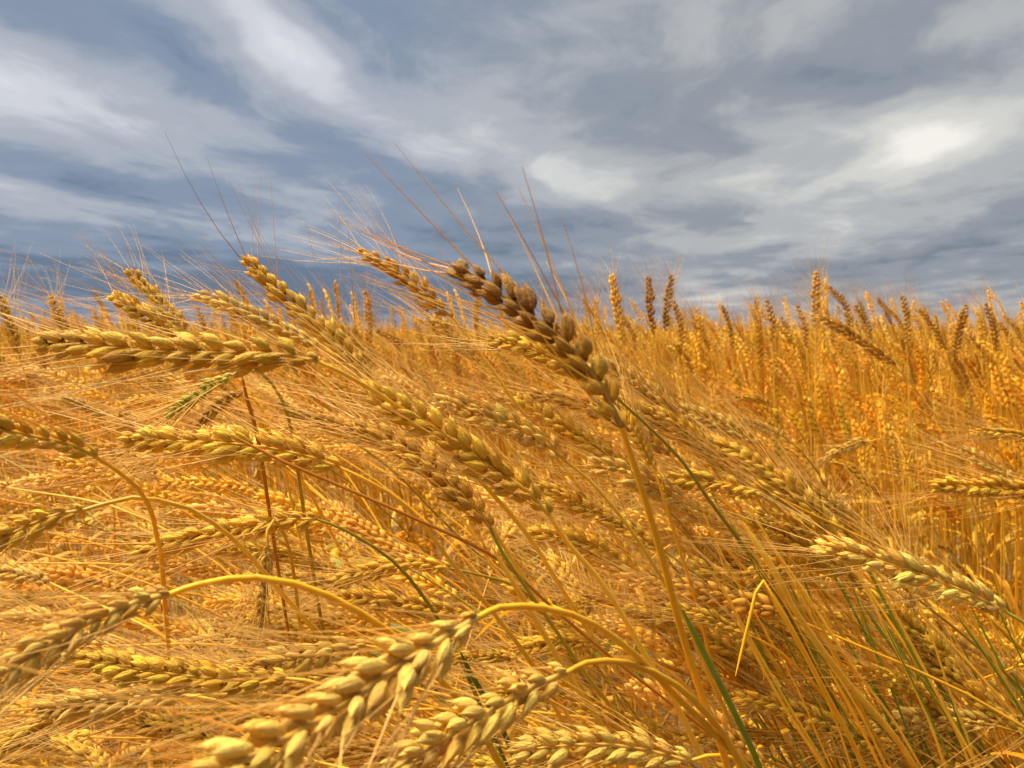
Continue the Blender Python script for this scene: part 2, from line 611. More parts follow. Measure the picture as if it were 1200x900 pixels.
def to_ground(pts, lean=.55, extra=None):
    """carry a stem on from its last traced point down to the soil"""
    a, b = np.array(pts[-2]), np.array(pts[-1])
    v = b - a
    h = np.array([v[0], v[1], 0])
    sl = np.linalg.norm(h) / max(-v[2], .25 * np.linalg.norm(v) + 1e-6)
    hd = norm(h)
    z = b[2]
    k1 = min(sl, 1.3)
    mid = b + hd * k1 * z * .28 + np.array([0, 0, -z * .38])
    root = b + hd * min(k1 * .28 + .10 * lean, .42) * z
    root[2] = -.01
    for q in (mid, root):
        q[1] = max(q[1], .10)
    return list(pts) + [mid, root]


# ================================================================== the setting
def ground():
    n = 90
    xs = np.concatenate([-np.geomspace(900, .3, n // 2), [0], np.geomspace(.3, 900, n // 2)])
    ys = np.concatenate([-np.geomspace(300, .3, n // 2), [0], np.geomspace(.3, 1500, n // 2)])
    X, Y = np.meshgrid(xs, ys)
    rng = np.random.default_rng(5)
    Z = rng.normal(0, .008, X.shape) * (np.hypot(X, Y) < 12) - .02 
    V = np.stack([X, Y, Z], -1).reshape(-1, 3)
    m_ = len(xs)
    i = np.arange(len(ys) - 1)[:, None] * m_
    j = np.arange(m_ - 1)[None]
    F = np.stack([i + j, i + j + 1, i + m_ + j + 1, i + m_ + j], -1).reshape(-1, 4)
    me = mesh_from('ground', V, F, np.tile([.16, .095, .05], (len(V), 1)), soil())
    tag(obj('ground', me), 'brown soil under the standing crop', kind='structure')


def soil():
    m = bpy.data.materials.new('soil')
    m.use_nodes = True
    q = NG(m.node_tree)
    p = m.node_tree.nodes['Principled BSDF']
    tcn = q.n('ShaderNodeTexCoord')
    nz = q.noise(tcn.outputs['Object'], 22, 6, .65)
    col = q.ramp(nz, [(.3, (.06, .035, .014)), (.52, (.15, .085, .03)), (.68, (.42, .24, .06))], 'LINEAR')
    m.node_tree.links.new(col, p.inputs['Base Color'])
    p.inputs['Roughness'].default_value = .95
    b = q.n('ShaderNodeBump')
    b.inputs['Distance'].default_value = .02
    m.node_tree.links.new(nz, b.inputs['Height'])
    m.node_tree.links.new(b.outputs[0], p.inputs['Normal'])
    return m


ground()


# ------------------------------------------------------------------ templates of whole plants for the mass of the crop
def curve_plant(height, tilt0, tilt1, tear, ear_len, az, rng, power=1.6, ns=10):
    """stem then ear, tilted towards azimuth az (radians, measured from +X); returns stem root->top and ear base->tip"""
    hd = np.array([math.cos(az), math.sin(az), 0])
    u = np.linspace(0, 1, ns)
    th = tilt0 + (tilt1 - tilt0) * u ** power
    dv = np.cos(th)[:, None] * np.array([0, 0, 1.0]) + np.sin(th)[:, None] * hd
    step = np.linalg.norm(dv, axis=1)
    P = np.vstack([[0, 0, 0], np.cumsum((dv[:-1] + dv[1:]) / 2, 0)])
    P *= height / P[-1, 2]
    the = np.linspace(tilt1, tear, 5)
    de = np.cos(the)[:, None] * np.array([0, 0, 1.0]) + np.sin(the)[:, None] * hd
    E = np.vstack([P[-1:], P[-1] + np.cumsum(de, 0) * ear_len / 5])
    return P, E


def template(rng, level, height, tilt0, tilt1, tear, straw=False):
    geo = Geo()
    az = math.pi + rng.normal(0, .45)
    P, E = curve_plant(height, tilt0, tilt1, tear, rng.uniform(.075, .10), az, rng, ns={1: 8, 1.5: 6, 2: 4}[level])
    top = ORNG * rng.uniform(.7, 1.05) if rng.random() < .7 else GOLD * .85
    low = [ORNG * .9, OLIVE, GREEN, GOLD * .8][rng.choice(4, p=[.5, .2, .1, .2])]
    cols = np.linspace(0, 1, len(P))[:, None]
    cols = low * (1 - cols) + top * cols
    geo.tube(P, np.linspace(.0018, .0012, len(P)) * (1 if level < 2 else 1.3), 3, cols)
    view = np.array([0, 1.0, 0])
    tint = [GOLD, GOLD * .85, ORNG * .95, BROWN, PALE][rng.choice(5, p=[.34, .18, .08, .16, .24])]
    if level < 2:
        D, T, X, Y, lay = ear_layout(E, .98, -17 if level == 1 else -16, rng.normal(0, .8), view, rng)
        for i, (p, Xs, Ys, Z, sc, side) in enumerate(lay):
            sv, sf, scol = (SPK_LO[i % 3] if level == 1 else SPK_FAR[0]).arrays()
            geo.add((sv @ np.stack([Xs, Ys, Z])) * sc + p, sf, scol * tint * (1 + rng.normal(0, .08)))
        awn_geo(geo, lay, T, rng, .065, WIND, 1, r0=.00036, thin=True, col=tint * .4 + PALE * .6, skip=.35 if level == 1 else .5)
        for k in range(rng.integers(1, 3) + 2 * straw):
            i = rng.integers(1 if straw else 2, len(P) - 2)
            a2 = rng.uniform(0, 2 * math.pi)
            d = norm(np.array([math.cos(a2) - .5, math.sin(a2), rng.uniform(.2, 1.2) + 1.5 * straw]))
            lc = [ORNG, ORNG * .7, GOLD * .8, OLIVE][rng.integers(4)] * rng.uniform(.7, 1.1)
            lg = leaf_geo(P[i], d, rng.uniform(.10, .2), .0045, rng.uniform(.4, 1.1), rng, lc, 5)
            geo.add(*lg.arrays())
    else:
        s = np.linspace(0, 1, 6)
        Pe = spline(E, 6)
        geo.tube(Pe, .0062 * np.array([.5, .95, .8, 1, .75, .15]), 4, tint[None] * np.array([.85, 1.1, .85, 1.1, .9, 1.1])[:, None])
        for k in range(6):
            p = Pe[rng.integers(2, 6)]
            d = norm(Pe[-1] - Pe[0] + rng.normal(0, .02, 3))
            q = p + d * .065 + np.array([-.01, 0, .006])
            w = np.array([0, 0, .0008]) if abs(d[2]) < .7 else np.array([.0008, 0, 0])
            geo.add(np.vstack([p - w, p + w, q + w * .3, q - w * .3]), [[0, 1, 2, 3]], PALE * .9)
    return geo.arrays()


class Crop:
    def __init__(s):
        s.v, s.f, s.c, s.n = [], [], [], 0

    def scatter(s, tpl, XY, scale, rot, tint):
        V, F, Cc = tpl
        k = len(XY)
        if k == 0:
            return
        ca, sa = np.cos(rot)[:, None], np.sin(rot)[:, None]
        x = (V[None, :, 0] * ca - V[None, :, 1] * sa) * scale[:, None] + XY[:, 0:1]
        y = (V[None, :, 0] * sa + V[None, :, 1] * ca) * scale[:, None] + XY[:, 1:2]
        z = V[None, :, 2] * scale[:, None] - .02
        s.v.append(np.stack([x, y, np.broadcast_to(z, x.shape)], -1).reshape(-1, 3))
        s.f.append((F[None] + (s.n + np.arange(k) * len(V))[:, None, None]).reshape(-1, 4))
        s.c.append((Cc[None] * tint[:, None]).reshape(-1, 3))
        s.n += k * len(V)


crop = Crop()
rt = np.random.default_rng(21)


def clearing(x, y):
    """thin patch in the stand where the straw shows down to its foot"""
    return (x > .22 + .10 * (y - .5)) & (y > .55) & (y < 1.55) & (x < 1.9)


def scatter_zone(y0, y1, dens, level, tpls, hmin, hmax, keep=None, side=.8, mix=None):
    xm = y1 * .69 + side
    n = int(dens * (y1 - y0) * 2 * xm)
    x = rt.uniform(-xm, xm, n)
    y = rt.uniform(y0, y1, n)
    ok = np.abs(x) < y * .69 + side
    if keep is not None:
        ok &= keep(x, y)
    x, y = x[ok], y[ok]
    which = rt.integers(0, len(tpls), len(x))
    for i, t in enumerate(tpls):
        s = which == i
        k = int(s.sum())
        tint = rt.uniform(.72, 1.18, (k, 1)) * (1 + rt.normal(0, .04, (k, 3)))
        crop.scatter(t, np.stack([x[s], y[s]], 1), rt.uniform(hmin, hmax, k), rt.normal(0, .35, k), tint)


rad_ = math.radians
T1_far = [template(rt, 1.5, rt.uniform(.82, .93), rad_(rt.uniform(0, 8)), rad_(rt.uniform(5, 32)), rad_(rt.uniform(8, 80))) for _ in range(24)]
T1_up = [template(rt, 1, rt.uniform(.82, .93), rad_(rt.uniform(0, 8)), rad_(rt.uniform(5, 32)), rad_(rt.uniform(8, 80))) for _ in range(26)]
T1_tall = [template(rt, 1.5, rt.uniform(.90, .95), rad_(rt.uniform(-4, 4)), rad_(rt.uniform(-8, 22)), rad_(rt.uniform(-6, 38))) for _ in range(14)]
T1_lean = [template(rt, 1, rt.uniform(.60, .70), rad_(rt.uniform(5, 18)), rad_(rt.uniform(40, 75)), rad_(rt.uniform(60, 110))) for _ in range(18)]
T1_bare = [template(rt, 1, rt.uniform(.74, .90), rad_(rt.uniform(-8, 10)), rad_(rt.uniform(0, 25)), rad_(rt.uniform(10, 80)), True) for _ in range(14)]
T2 = [template(rt, 2, rt.uniform(.82, .93), rad_(rt.uniform(0, 6)), rad_(rt.uniform(5, 25)), rad_(rt.uniform(5, 60))) for _ in range(12)]
T2_tall = [template(rt, 2, rt.uniform(.92, .97), rad_(rt.uniform(-4, 5)), rad_(rt.uniform(-8, 22)), rad_(rt.uniform(-5, 35))) for _ in range(12)]
# under the near canopy, leaning with the wind
scatter_zone(.50, 1.05, 300, 1, T1_lean, .82, 1.02, lambda x, y: ~clearing(x, y) & (x > -.45 - y * .69), .5)
scatter_zone(1.05, 1.6, 290, 1, T1_lean + T1_up, .95, 1.08, lambda x, y: ~clearing(x, y), .5)
# open patch: the straw shows down to its foot
scatter_zone(1.08, 1.75, 300, 1, T1_bare, .9, 1.03, lambda x, y: x > .3 + .1 * (y - .5), .5)
scatter_zone(.60, 1.1, 220, 1, T1_lean, .58, .80, lambda x, y: x > .25, .4)
# standing crop
scatter_zone(1.6, 2.6, 290, 1, T1_far + T1_up[:6], .90, 1.02)
scatter_zone(1.6, 2.6, 45, 1, T1_tall, .93, 1.05)
scatter_zone(1.7, 3.6, 12, 1, T1_tall, 1.05, 1.13)
scatter_zone(2.6, 4.5, 135, 1, T1_far, .92, 1.05)
scatter_zone(2.6, 4.5, 45, 1, T1_tall, .96, 1.08)
scatter_zone(4.5, 9, 66, 2, T2, .95, 1.06)
scatter_zone(4.5, 9, 24, 2, T2_tall, .96, 1.09)
scatter_zone(9, 20, 11, 2, T2_tall, .92, 1.04, None, 1.5)
V, F, Cc = np.vstack(crop.v), np.vstack(crop.f), np.vstack(crop.c)
co = obj('wheat_crop', mesh_from('wheat_crop', V, F, Cc, M_CROP, False))
tag(co, 'dense mass of ripe golden wheat filling the field to the skyline', 'wheat crop', kind='stuff')
print('crop tris', len(F) * 2)


# far canopy: a rough golden surface from where single plants can no longer be told apart
def far_field():
    ys = np.geomspace(10, 1400, 120)
    V = []
    m_ = 220
    rng = np.random.default_rng(9)
    for y in ys:
        xs = np.linspace(-1, 1, m_) * (y * 1.1 + 6)
        z = .84 + rng.normal(0, .04, m_) + .02 * np.sin(xs * .2 + y * .05)
        V.append(np.stack([xs, y + rng.normal(0, .02 * y / 10, m_), z], 1))
    V = np.vstack(V)
    i = np.arange(len(ys) - 1)[:, None] * m_
    j = np.arange(m_ - 1)[None]
    F = np.stack([i + j, i + j + 1, i + m_ + j + 1, i + m_ + j], -1).reshape(-1, 4)
    cc = GOLD[None] * rng.uniform(.6, 1.05, (len(V), 1))
    tag(obj('far_crop', mesh_from('far_crop', V, F, cc, M_CROP, False)), 'far ripe crop merging into an even golden band under the sky', 'wheat crop', kind='stuff')


far_field()

# ================================================================== the stalks one can pick out in the photograph
# (label, ear [(x, y, depth)] base -> tip, stem [(x, y, depth)] away from the ear, options)
HERO = []


def hero(label, ear, stem, **kw):
    HERO.append((label, ear, stem, kw))


SIDE = 'wheat stalks bent over by the wind'
# --- big ones
hero('dark brown coarse ear rearing against the clouds, biggest on the skyline',
     [(728, 500, .235), (703, 452, .238), (662, 402, .242), (602, 356, .25), (535, 308, .262)], [(748, 560, .24), (775, 650, .25), (800, 745, .27), (826, 825, .29), (850, 890, .31)],
     width=.94, tint=DARK * 1.05, foot=GOLD * .9, stemtint=ORNG, lowtint=ORNG * .8, awn=.056, awn_col=BROWN * 1.2, spread=.5, splay=.52, n=18, rad=.0017, roll=.35, wind=np.array([-.12, 0, .16]), awn_r=.00034, skip=.45)
hero('long golden ear lying level across the field edge, dark underneath, with fine points trailing',
     [(372, 424, .30), (330, 416, .30), (270, 414, .30), (190, 413, .30), (110, 406, .30), (52, 402, .305)], [(405, 439, .305), (470, 480, .33), (560, 560, .37), (640, 660, .42)],
     width=1.0, tint=GOLD * .92, stemtint=GOLD, lowtint=OLIVE, n=20, roll=.25, splay=.5, spread=.4)
hero('biggest plump pale ear, drooping from an orange arched straw beside the shorter hook',
     [(560, 724, .215), (520, 748, .207), (467, 782, .196), (390, 835, .18), (262, 905, .158), (215, 935, .152)], [(585, 712, .222), (640, 713, .235), (695, 731, .25), (745, 768, .265), (795, 818, .28), (850, 872, .295), (900, 930, .31)],
     width=1.02, tint=PALE * .97, stemtint=ORNG * 1.02, lowtint=OLIVE, knee=.16, n=17, rad=.0017, roll=.2, splay=.55, spread=.6, awn=.07)
hero('plump ear hanging off a shorter orange hook of straw, greyish awns at its neck',
     [(663, 789, .25), (622, 806, .245), (580, 830, .238), (520, 866, .226), (455, 905, .214)], [(690, 776, .255), (730, 776, .262), (775, 792, .27), (815, 822, .28), (860, 880, .295)],
     width=1.0, tint=PALE, stemtint=ORNG * 1.02, lowtint=OLIVE, knee=.14, n=18, rad=.0017, roll=-.3, splay=.55, spread=.55)
hero('plump yellow ear sagging off a long smooth orange arch of straw',
     [(198, 697, .235), (160, 706, .23), (110, 727, .224), (50, 760, .216), (-30, 812, .205)], [(222, 688, .238), (270, 678, .245), (315, 678, .25), (365, 690, .258), (410, 711, .265), (455, 740, .275), (520, 800, .29), (560, 850, .30)],
     width=1.0, tint=PALE * 1.0, stemtint=ORNG * 1.05, lowtint=OLIVE, knee=.2, n=18, rad=.0017, roll=-.2, splay=.5)
hero('large golden ear whose straw kinks downward in a bright orange elbow',
     [(112, 535, .28), (85, 522, .275), (45, 513, .268), (0, 503, .26), (-80, 490, .25)], [(132, 548, .284), (158, 568, .29), (175, 594, .30), (183, 625, .33), (190, 665, .40)],
     width=1.0, tint=GOLD, stemtint=ORNG, n=18, roll=.2, splay=.5)
hero('golden ear on a straight thin yellow straw crossing to the rim, below the kinked straw',
     [(98, 598, .30), (65, 604, .297), (30, 618, .293), (-40, 652, .285), (-90, 680, .28)], [(125, 590, .302), (164, 583, .305), (230, 600, .32), (300, 660, .35)],
     width=1.0, tint=GOLD * 1.03, stemtint=GOLD, lowtint=OLIVE * .8, knee=.25, n=18, roll=.1, splay=.5)
hero('neat golden ear with two clean rows of grains, lying level on a yellow slanting straw',
     [(398, 548, .36), (360, 535, .36), (300, 523, .36), (230, 518, .36), (150, 516, .365)], [(430, 563, .362), (475, 592, .37), (530, 660, .385), (590, 733, .40), (630, 790, .42)],
     width=1.0, tint=GOLD * 1.06, stemtint=GOLD, lowtint=ORNG * .9, roll=.0, splay=.46)
hero('neat golden ear of clean twin rows, lying level on a dark green straw',
     [(370, 608, .42), (330, 610, .42), (280, 620, .42), (220, 632, .42), (165, 648, .425)], [(402, 620, .42), (460, 657, .425), (505, 712, .435), (545, 785, .45)],
     width=1.0, tint=GOLD * 1.06, stemtint=OLIVE * .7, lowtint=GREEN * .6, knee=.1, roll=.1, splay=.46)
hero('long ear of plump orange grains slanting up from a stout yellow straw',
     [(643, 603, .335), (612, 572, .333), (560, 538, .33), (500, 495, .33), (428, 455, .335)], [(665, 636, .34), (700, 676, .345), (730, 722, .35), (760, 775, .36), (800, 840, .375)],
     width=1.05, tint=GOLD, stemtint=GOLD, lowtint=OLIVE, knee=.35, rad=.0017, roll=.35, splay=.5)
hero('pale gold ear slanting above the plump orange-grained one, on a long yellow straw',
     [(662, 540, .40), (635, 517, .40), (590, 495, .40), (550, 480, .40), (508, 470, .405)], [(690, 562, .405), (735, 615, .41), (780, 685, .42), (810, 740, .435)],
     width=1.1, tint=PALE * 1.0, stemtint=GOLD, lowtint=ORNG * .9, roll=-.5, n=17, splay=.5)
hero('brownish ear on paired green and yellow straw, slanting below the plump orange-grained one',
     [(574, 618, .37), (552, 590, .37), (515, 556, .372), (475, 525, .378), (425, 502, .385)], [(590, 650, .372), (640, 722, .38), (690, 795, .39), (740, 862, .405)],
     width=1.05, tint=BROWN * 1.25, stemtint=GREEN, lowtint=ORNG, knee=.1, roll=.4, splay=.5)
hero('slim tan ear reaching above the skyline with fine dark awns fanned like a whisk',
     [(530, 372, .47), (505, 350, .47), (475, 325, .475), (450, 308, .48), (421, 295, .485)], [(560, 410, .475), (610, 480, .48), (670, 560, .5), (740, 660, .53)],
     width=.92, tint=BROWN * 1.2, stemtint=GOLD * .9, awn=.068, spread=.5, roll=.3, awn_r=.00023, skip=.25)
hero('golden ear slanting out of the crowd behind the dark coarse one',
     [(722, 466, .42), (690, 440, .42), (645, 418, .42), (610, 405, .425), (572, 398, .43)], [(760, 500, .425), (800, 541, .43), (828, 582, .435), (880, 652, .45), (930, 730, .47)],
     width=1.0, tint=GOLD, stemtint=OLIVE * .7, lowtint=OLIVE * .6, knee=.1, roll=-.3, spread=.3)
hero('golden ear standing up steeply beyond the long level one, straight dark awns rising above it',
     [(432, 440, .44), (400, 405, .44), (365, 372, .445), (325, 340, .45), (290, 307, .455)], [(460, 470, .445), (520, 540, .46), (590, 640, .48), (650, 740, .5)],
     width=1.05, tint=GOLD * .92, stemtint=GOLD * .9, awn=.072, spread=.75, roll=.2, skip=.55, wind=np.array([.0, 0, .18]), awn_col=BROWN)
hero('shaggy golden ear lying over behind the steep one with the straight dark awns',
     [(372, 405, .60), (335, 388, .60), (300, 372, .60), (262, 355, .60), (228, 346, .605)], [(410, 430, .605), (470, 490, .62), (540, 590, .65)], width=1.1, tint=PALE * .95, roll=.5, spread=.5)
hero('golden ear leaning among loose awns, upper one of two crossing behind the level ear',
     [(222, 395, .64), (200, 368, .64), (178, 345, .645), (152, 317, .65)], [(250, 425, .645), (300, 490, .66), (350, 580, .70)], width=1.1, tint=GOLD * .95, roll=.2, spread=.55, awn=.062, awn_r=.00022)
hero('golden ear leaning among loose awns, lower one of two crossing behind the level ear',
     [(222, 405, .56), (195, 385, .56), (165, 366, .565), (130, 344, .57)], [(255, 430, .565), (310, 500, .58), (370, 590, .62)], width=1.05, tint=GOLD, roll=-.3, spread=.55, awn=.062, awn_r=.00022)
hero('small golden ear with its tip curled over, standing by the end of the level ear',
     [(85, 405, .95), (76, 385, .95), (66, 365, .95), (60, 347, .955)], [(98, 440, .955), (120, 520, .97)], width=1.0, tint=GOLD * .95, roll=.4, spread=.5)
hero('upright golden ear at the rim with long pale awns hanging past the crop',
     [(22, 415, .80), (14, 390, .80), (7, 368, .80), (0, 346, .805)], [(32, 450, .80), (45, 540, .81)], width=1.05, tint=GOLD, roll=.2, spread=.5)
hero('unripe lime-green ear pointing down among the gold',
     [(272, 440, .42), (250, 450, .418), (225, 467, .415), (195, 488, .412)], [(288, 433, .425), (310, 440, .43), (335, 480, .45), (350, 560, .48)],
     width=1.0, tint=LIME * 1.15, stemtint=OLIVE, lowtint=GOLD * .8, roll=.2, awn=.07, awn_col=PALE)
hero('pale shrivelled ear hanging straight down on a thin straw behind the orange arch',
     [(314, 640, .40), (312, 665, .40), (308, 690, .40), (304, 735, .40)], [(313, 622, .402), (322, 610, .41), (338, 640, .43), (350, 720, .46)],
     width=.85, tint=PALE * .85, stemtint=GOLD * .8, roll=.4, n=13, awn=.05)
hero('broad pale-gold ear sticking sideways at the open end of the stand, on a green neck',
     [(1175, 715, .40), (1130, 693, .40), (1075, 672, .402), (1020, 654, .407), (962, 640, .415)], [(1200, 730, .40), (1235, 758, .405), (1290, 830, .42)],
     width=1.2, tint=PALE * 1.08, stemtint=LIME * .8, lowtint=GREEN, roll=.3, splay=.5, spread=.45)
hero('upright pale ear on a thin yellow-green straw, just under the broad pale one',
     [(1072, 740, .52), (1069, 715, .52), (1066, 690, .52), (1058, 648, .525)], [(1074, 780, .52), (1080, 840, .525), (1090, 900, .53)],
     width=1.0, tint=PALE * .95, stemtint=LIME * .8, lowtint=GREEN, roll=.5)
hero('golden ear lying level over the bare straw behind its stiff awns',
     [(1262, 584, .55), (1215, 577, .55), (1170, 572, .55), (1130, 570, .55), (1095, 570, .55)], [(1300, 600, .55), (1350, 680, .57)], width=1.05, tint=GOLD, roll=.2, spread=.3, awn=.075)
hero('slender tan ear rising over the crop line, lowest grains pale, between upright far ears',
     [(1048, 428, .85), (1025, 410, .85), (995, 390, .85), (960, 370, .855)], [(1072, 455, .855), (1110, 510, .87), (1150, 620, .9)], width=1.0, tint=BROWN * 1.25, stemtint=GOLD, roll=.1, spread=.4)
# --- ears in the slanting middle mass
mid = [
    ('golden ear beside the foot of the dark coarse ear, broad and blunt', [(766, 548, .46), (755, 525, .46), (742, 500, .46), (728, 470, .465)], [(775, 575, .46), (795, 640, .47), (820, 720, .49)], GOLD),
    ('shaggy golden ear sliding below the foot of the dark coarse ear', [(738, 550, .52), (700, 525, .52), (655, 497, .52), (606, 466, .525)], [(765, 575, .525), (810, 630, .54), (860, 710, .56)], GOLD),
    ('pale-edged ear leading the slanting bunch that overhangs the bare straw', [(888, 520, .55), (860, 503, .55), (830, 490, .55), (792, 478, .555)], [(910, 545, .555), (950, 600, .57), (1000, 690, .59)], PALE),
    ('golden ear tucked under the pale-edged leader of the slanting bunch', [(850, 545, .52), (825, 522, .52), (800, 502, .52), (765, 482, .525)], [(880, 575, .525), (925, 640, .54), (980, 730, .56)], GOLD),
    ('yellow bushy ear lowest on the slanting bunch beside the bare straw', [(1006, 610, .58), (980, 592, .58), (950, 572, .58), (915, 550, .585)], [(1030, 635, .58), (1075, 690, .59), (1130, 780, .61)], PALE * .98),
    ('small drooping ear tilted the other way above the bare straw', [(1020, 517, .95), (1003, 520, .95), (985, 527, .95), (962, 540, .95)], [(1032, 515, .955), (1045, 540, .96), (1050, 640, .98)], PALE * .9),
    ('slim ear arched over on a thin orange straw at the edge of the bare patch', [(917, 511, .85), (900, 503, .85), (885, 497, .85), (866, 492, .85)], [(940, 530, .855), (965, 565, .87), (1000, 640, .9)], PALE * .9),
    ('thin ear arched high on an orange straw at the top of the bare patch', [(910, 478, 1.05), (895, 470, 1.05), (880, 466, 1.05), (862, 465, 1.05)], [(925, 490, 1.05), (945, 520, 1.06), (975, 600, 1.1)], GOLD),
    ('knobbly golden ear lying low beside the folded straw', [(930, 737, .50), (905, 715, .50), (875, 695, .50), (815, 660, .505)], [(960, 765, .505), (1010, 825, .52), (1060, 900, .54)], GOLD * 1.02),
    ('neat golden ear lying level at the foot of the folded straw', [(935, 823, .52), (918, 820, .52), (898, 824, .52), (868, 834, .52)], [(960, 830, .52), (1000, 860, .53), (1040, 910, .54)], GOLD * 1.05),
    ('bushy ear slanting past the thin leg of the folded straw', [(885, 747, .46), (855, 735, .46), (825, 722, .46), (785, 712, .465)], [(915, 765, .465), (965, 815, .48), (1010, 880, .5)], GOLD),
    ('golden ear lying level under the green straw, a yellow neck behind it', [(527, 666, .50), (490, 660, .50), (450, 665, .50), (395, 680, .505)], [(555, 672, .50), (610, 690, .51), (650, 740, .53)], GOLD * 1.03),
    ('short ear lying between crossing straws just over the orange arch', [(700, 708, .56), (675, 706, .56), (645, 706, .56), (610, 712, .56)], [(730, 716, .56), (780, 750, .58)], GOLD),
    ('golden ear half hidden behind the paired straws, below the orange arch', [(715, 757, .47), (685, 752, .47), (650, 752, .47), (600, 762, .475)], [(745, 766, .47), (800, 800, .49), (850, 860, .51)], GOLD),
    ('small dull ear peeping beneath the neck of the drooping ear', [(606, 772, .42), (590, 770, .42), (570, 768, .42), (530, 772, .42)], [(625, 785, .42), (660, 830, .43)], GOLD * .95),
    ('golden ear slanting under the stout yellow straw in mid stand', [(735, 662, .52), (700, 642, .52), (665, 632, .52), (622, 625, .525)], [(765, 680, .52), (820, 740, .54)], GOLD),
    ('golden ear lying level in the shade of the long yellow straw', [(715, 602, .56), (690, 594, .56), (660, 592, .56), (625, 590, .56)], [(745, 615, .56), (800, 680, .58)], GOLD * .95),
    ('loose sprawling ear resting under the long orange arch', [(430, 757, .36), (390, 763, .36), (340, 772, .36), (262, 786, .365)], [(465, 765, .36), (520, 800, .37), (570, 870, .39)], PALE * .95),
    ('golden ear sprawled level beneath the plump sagging yellow ear', [(335, 795, .33), (280, 797, .33), (200, 790, .33), (82, 770, .335)], [(370, 800, .33), (430, 830, .34), (480, 890, .36)], GOLD * 1.05),
    ('slack ear lying lowest under the sprawled pair, awns swept flat', [(215, 815, .37), (170, 816, .37), (110, 822, .37), (45, 834, .375)], [(250, 820, .37), (320, 850, .38), (380, 910, .40)], PALE * .9),
    ('fat blunt ear at the bottom edge behind the hooked straw', [(808, 892, .33), (760, 880, .33), (700, 872, .33), (600, 880, .335)], [(840, 884, .33), (880, 900, .34), (930, 960, .36)], PALE * .98),
    ('dusky golden ear lying along above the neat twin-rowed ear', [(396, 508, .62), (370, 495, .62), (345, 482, .62), (325, 470, .62)], [(425, 525, .62), (480, 570, .64)], PALE * .85),
    ('weathered grey-gold ear arched over beneath the level ear', [(122, 488, .75), (105, 480, .75), (90, 472, .75), (72, 466, .75)], [(132, 505, .75), (133, 560, .77)], PALE * .8),
    ('brown ear sagging behind the unripe green one', [(285, 462, .55), (268, 466, .55), (250, 480, .55), (232, 500, .55)], [(300, 470, .55), (320, 510, .57), (340, 580, .6)], BROWN),
    ('dark brown ear slung level in the shade of the neat twin-rowed ear', [(470, 535, .52), (440, 517, .52), (405, 503, .52), (368, 492, .525)], [(500, 560, .52), (550, 620, .54)], BROWN),
    ('golden ear coming in at the rim among upright straw, above the stiff-awned one', [(1215, 515, .75), (1190, 510, .75), (1165, 507, .75), (1140, 506, .75)], [(1245, 525, .75), (1290, 590, .78)], GOLD * .95),
    ('yellow ear tilted steeply into the stiff awns at the rim', [(1195, 575, .58), (1180, 560, .58), (1160, 545, .58), (1128, 525, .585)], [(1220, 600, .58), (1260, 670, .6)], PALE),
    ('golden ear climbing out of the slanting crowd toward the skyline', [(560, 425, .62), (543, 408, .62), (528, 392, .62), (508, 372, .625)], [(590, 455, .62), (650, 540, .64)], GOLD * .9),
]
for lab, ear, st, tint in mid:
    hero(lab, ear, st, tint=tint, stemtint=[GOLD, ORNG, OLIVE, ORNG, GOLD * .9][len(HERO) % 5], lowtint=[OLIVE, ORNG * .9, GREEN, OLIVE][len(HERO) % 4],
         roll=random.uniform(-.6, .6), splay=.46, width=random.uniform(1.0, 1.12))

UPG = 'slender ears standing above the crop line'
for lab, ear, st, kw in HERO:
    E = [at(*p) for p in ear]
    S = [E[0]] + [at(*p) for p in st]
    build_stalk(lab, SIDE, np.array(E), np.array(to_ground(S)), leaves=random.choice([0, 1, 1]), **kw)

# --- ears poking over the skyline, farther off
sky_ears = [
    ((730, 402), (724, 360), (717, 322), 1.25, GOLD * .85, 'tall golden ear standing alone over the crop line beside the dark coarse ear'),
    ((766, 392), (762, 358), (760, 326), 1.5, DARK, 'dark upright ear of a pair on the skyline, the straight slim one'),
    ((779, 388), (782, 355), (787, 323), 1.45, DARK, 'dark upright ear of a pair on the skyline, the shaggy leaning one'),
    ((956, 386), (955, 352), (957, 320), 1.35, BROWN, 'tallest brown upright ear over the crop line, near the slender tan one'),
    ((998, 388), (990, 357), (972, 337), 1.6, DARK * 1.1, 'dark ear nodding over sideways on the skyline above the slender tan one'),
    ((1044, 380), (1038, 363), (1028, 349), 1.9, DARK, 'short dark ear tilted on a bare thin straw over the crop line'),
    ((1119, 415), (1124, 385), (1132, 358), 1.6, DARK, 'dark ear leaning against the wind over the crop line'),
    ((1157, 424), (1150, 408), (1137, 393), 1.8, DARK, 'dark stubby ear half sunk in the crop line'),
    ((433, 408), (432, 375), (429, 343), 1.5, BROWN * 1.1, 'brown upright ear alone under the slim tan ear with the whisk of awns'),
    ((482, 406), (462, 398), (443, 388), 1.5, BROWN, 'brown ear tilted flat over the crop line under the slim tan ear'),
    ((558, 385), (558, 365), (561, 343), 1.7, DARK, 'small dark upright ear seen under the tip of the dark coarse ear'),
    ((437, 428), (425, 412), (413, 394), 1.1, BROWN * 1.1, 'thin brown ear slanting behind the steep ear with straight awns'),
]
for b, m_, t, d, tint, lab in sky_ears:
    E = [at(*b, d), at(*m_, d), at(*t, d + .005)]
    S = [E[0], at(b[0] + (b[0] - t[0]) * .35, b[1] + 40, d), at(b[0] + (b[0] - t[0]) * .6, b[1] + 120, d)]
    build_stalk(lab, UPG, np.array(E), np.array(to_ground(S, .1)), tint=tint, stemtint=GOLD * .8, pieces=False, spread=.5, roll=random.uniform(-.8, .8), width=1.05, rad=.0013, n=17)
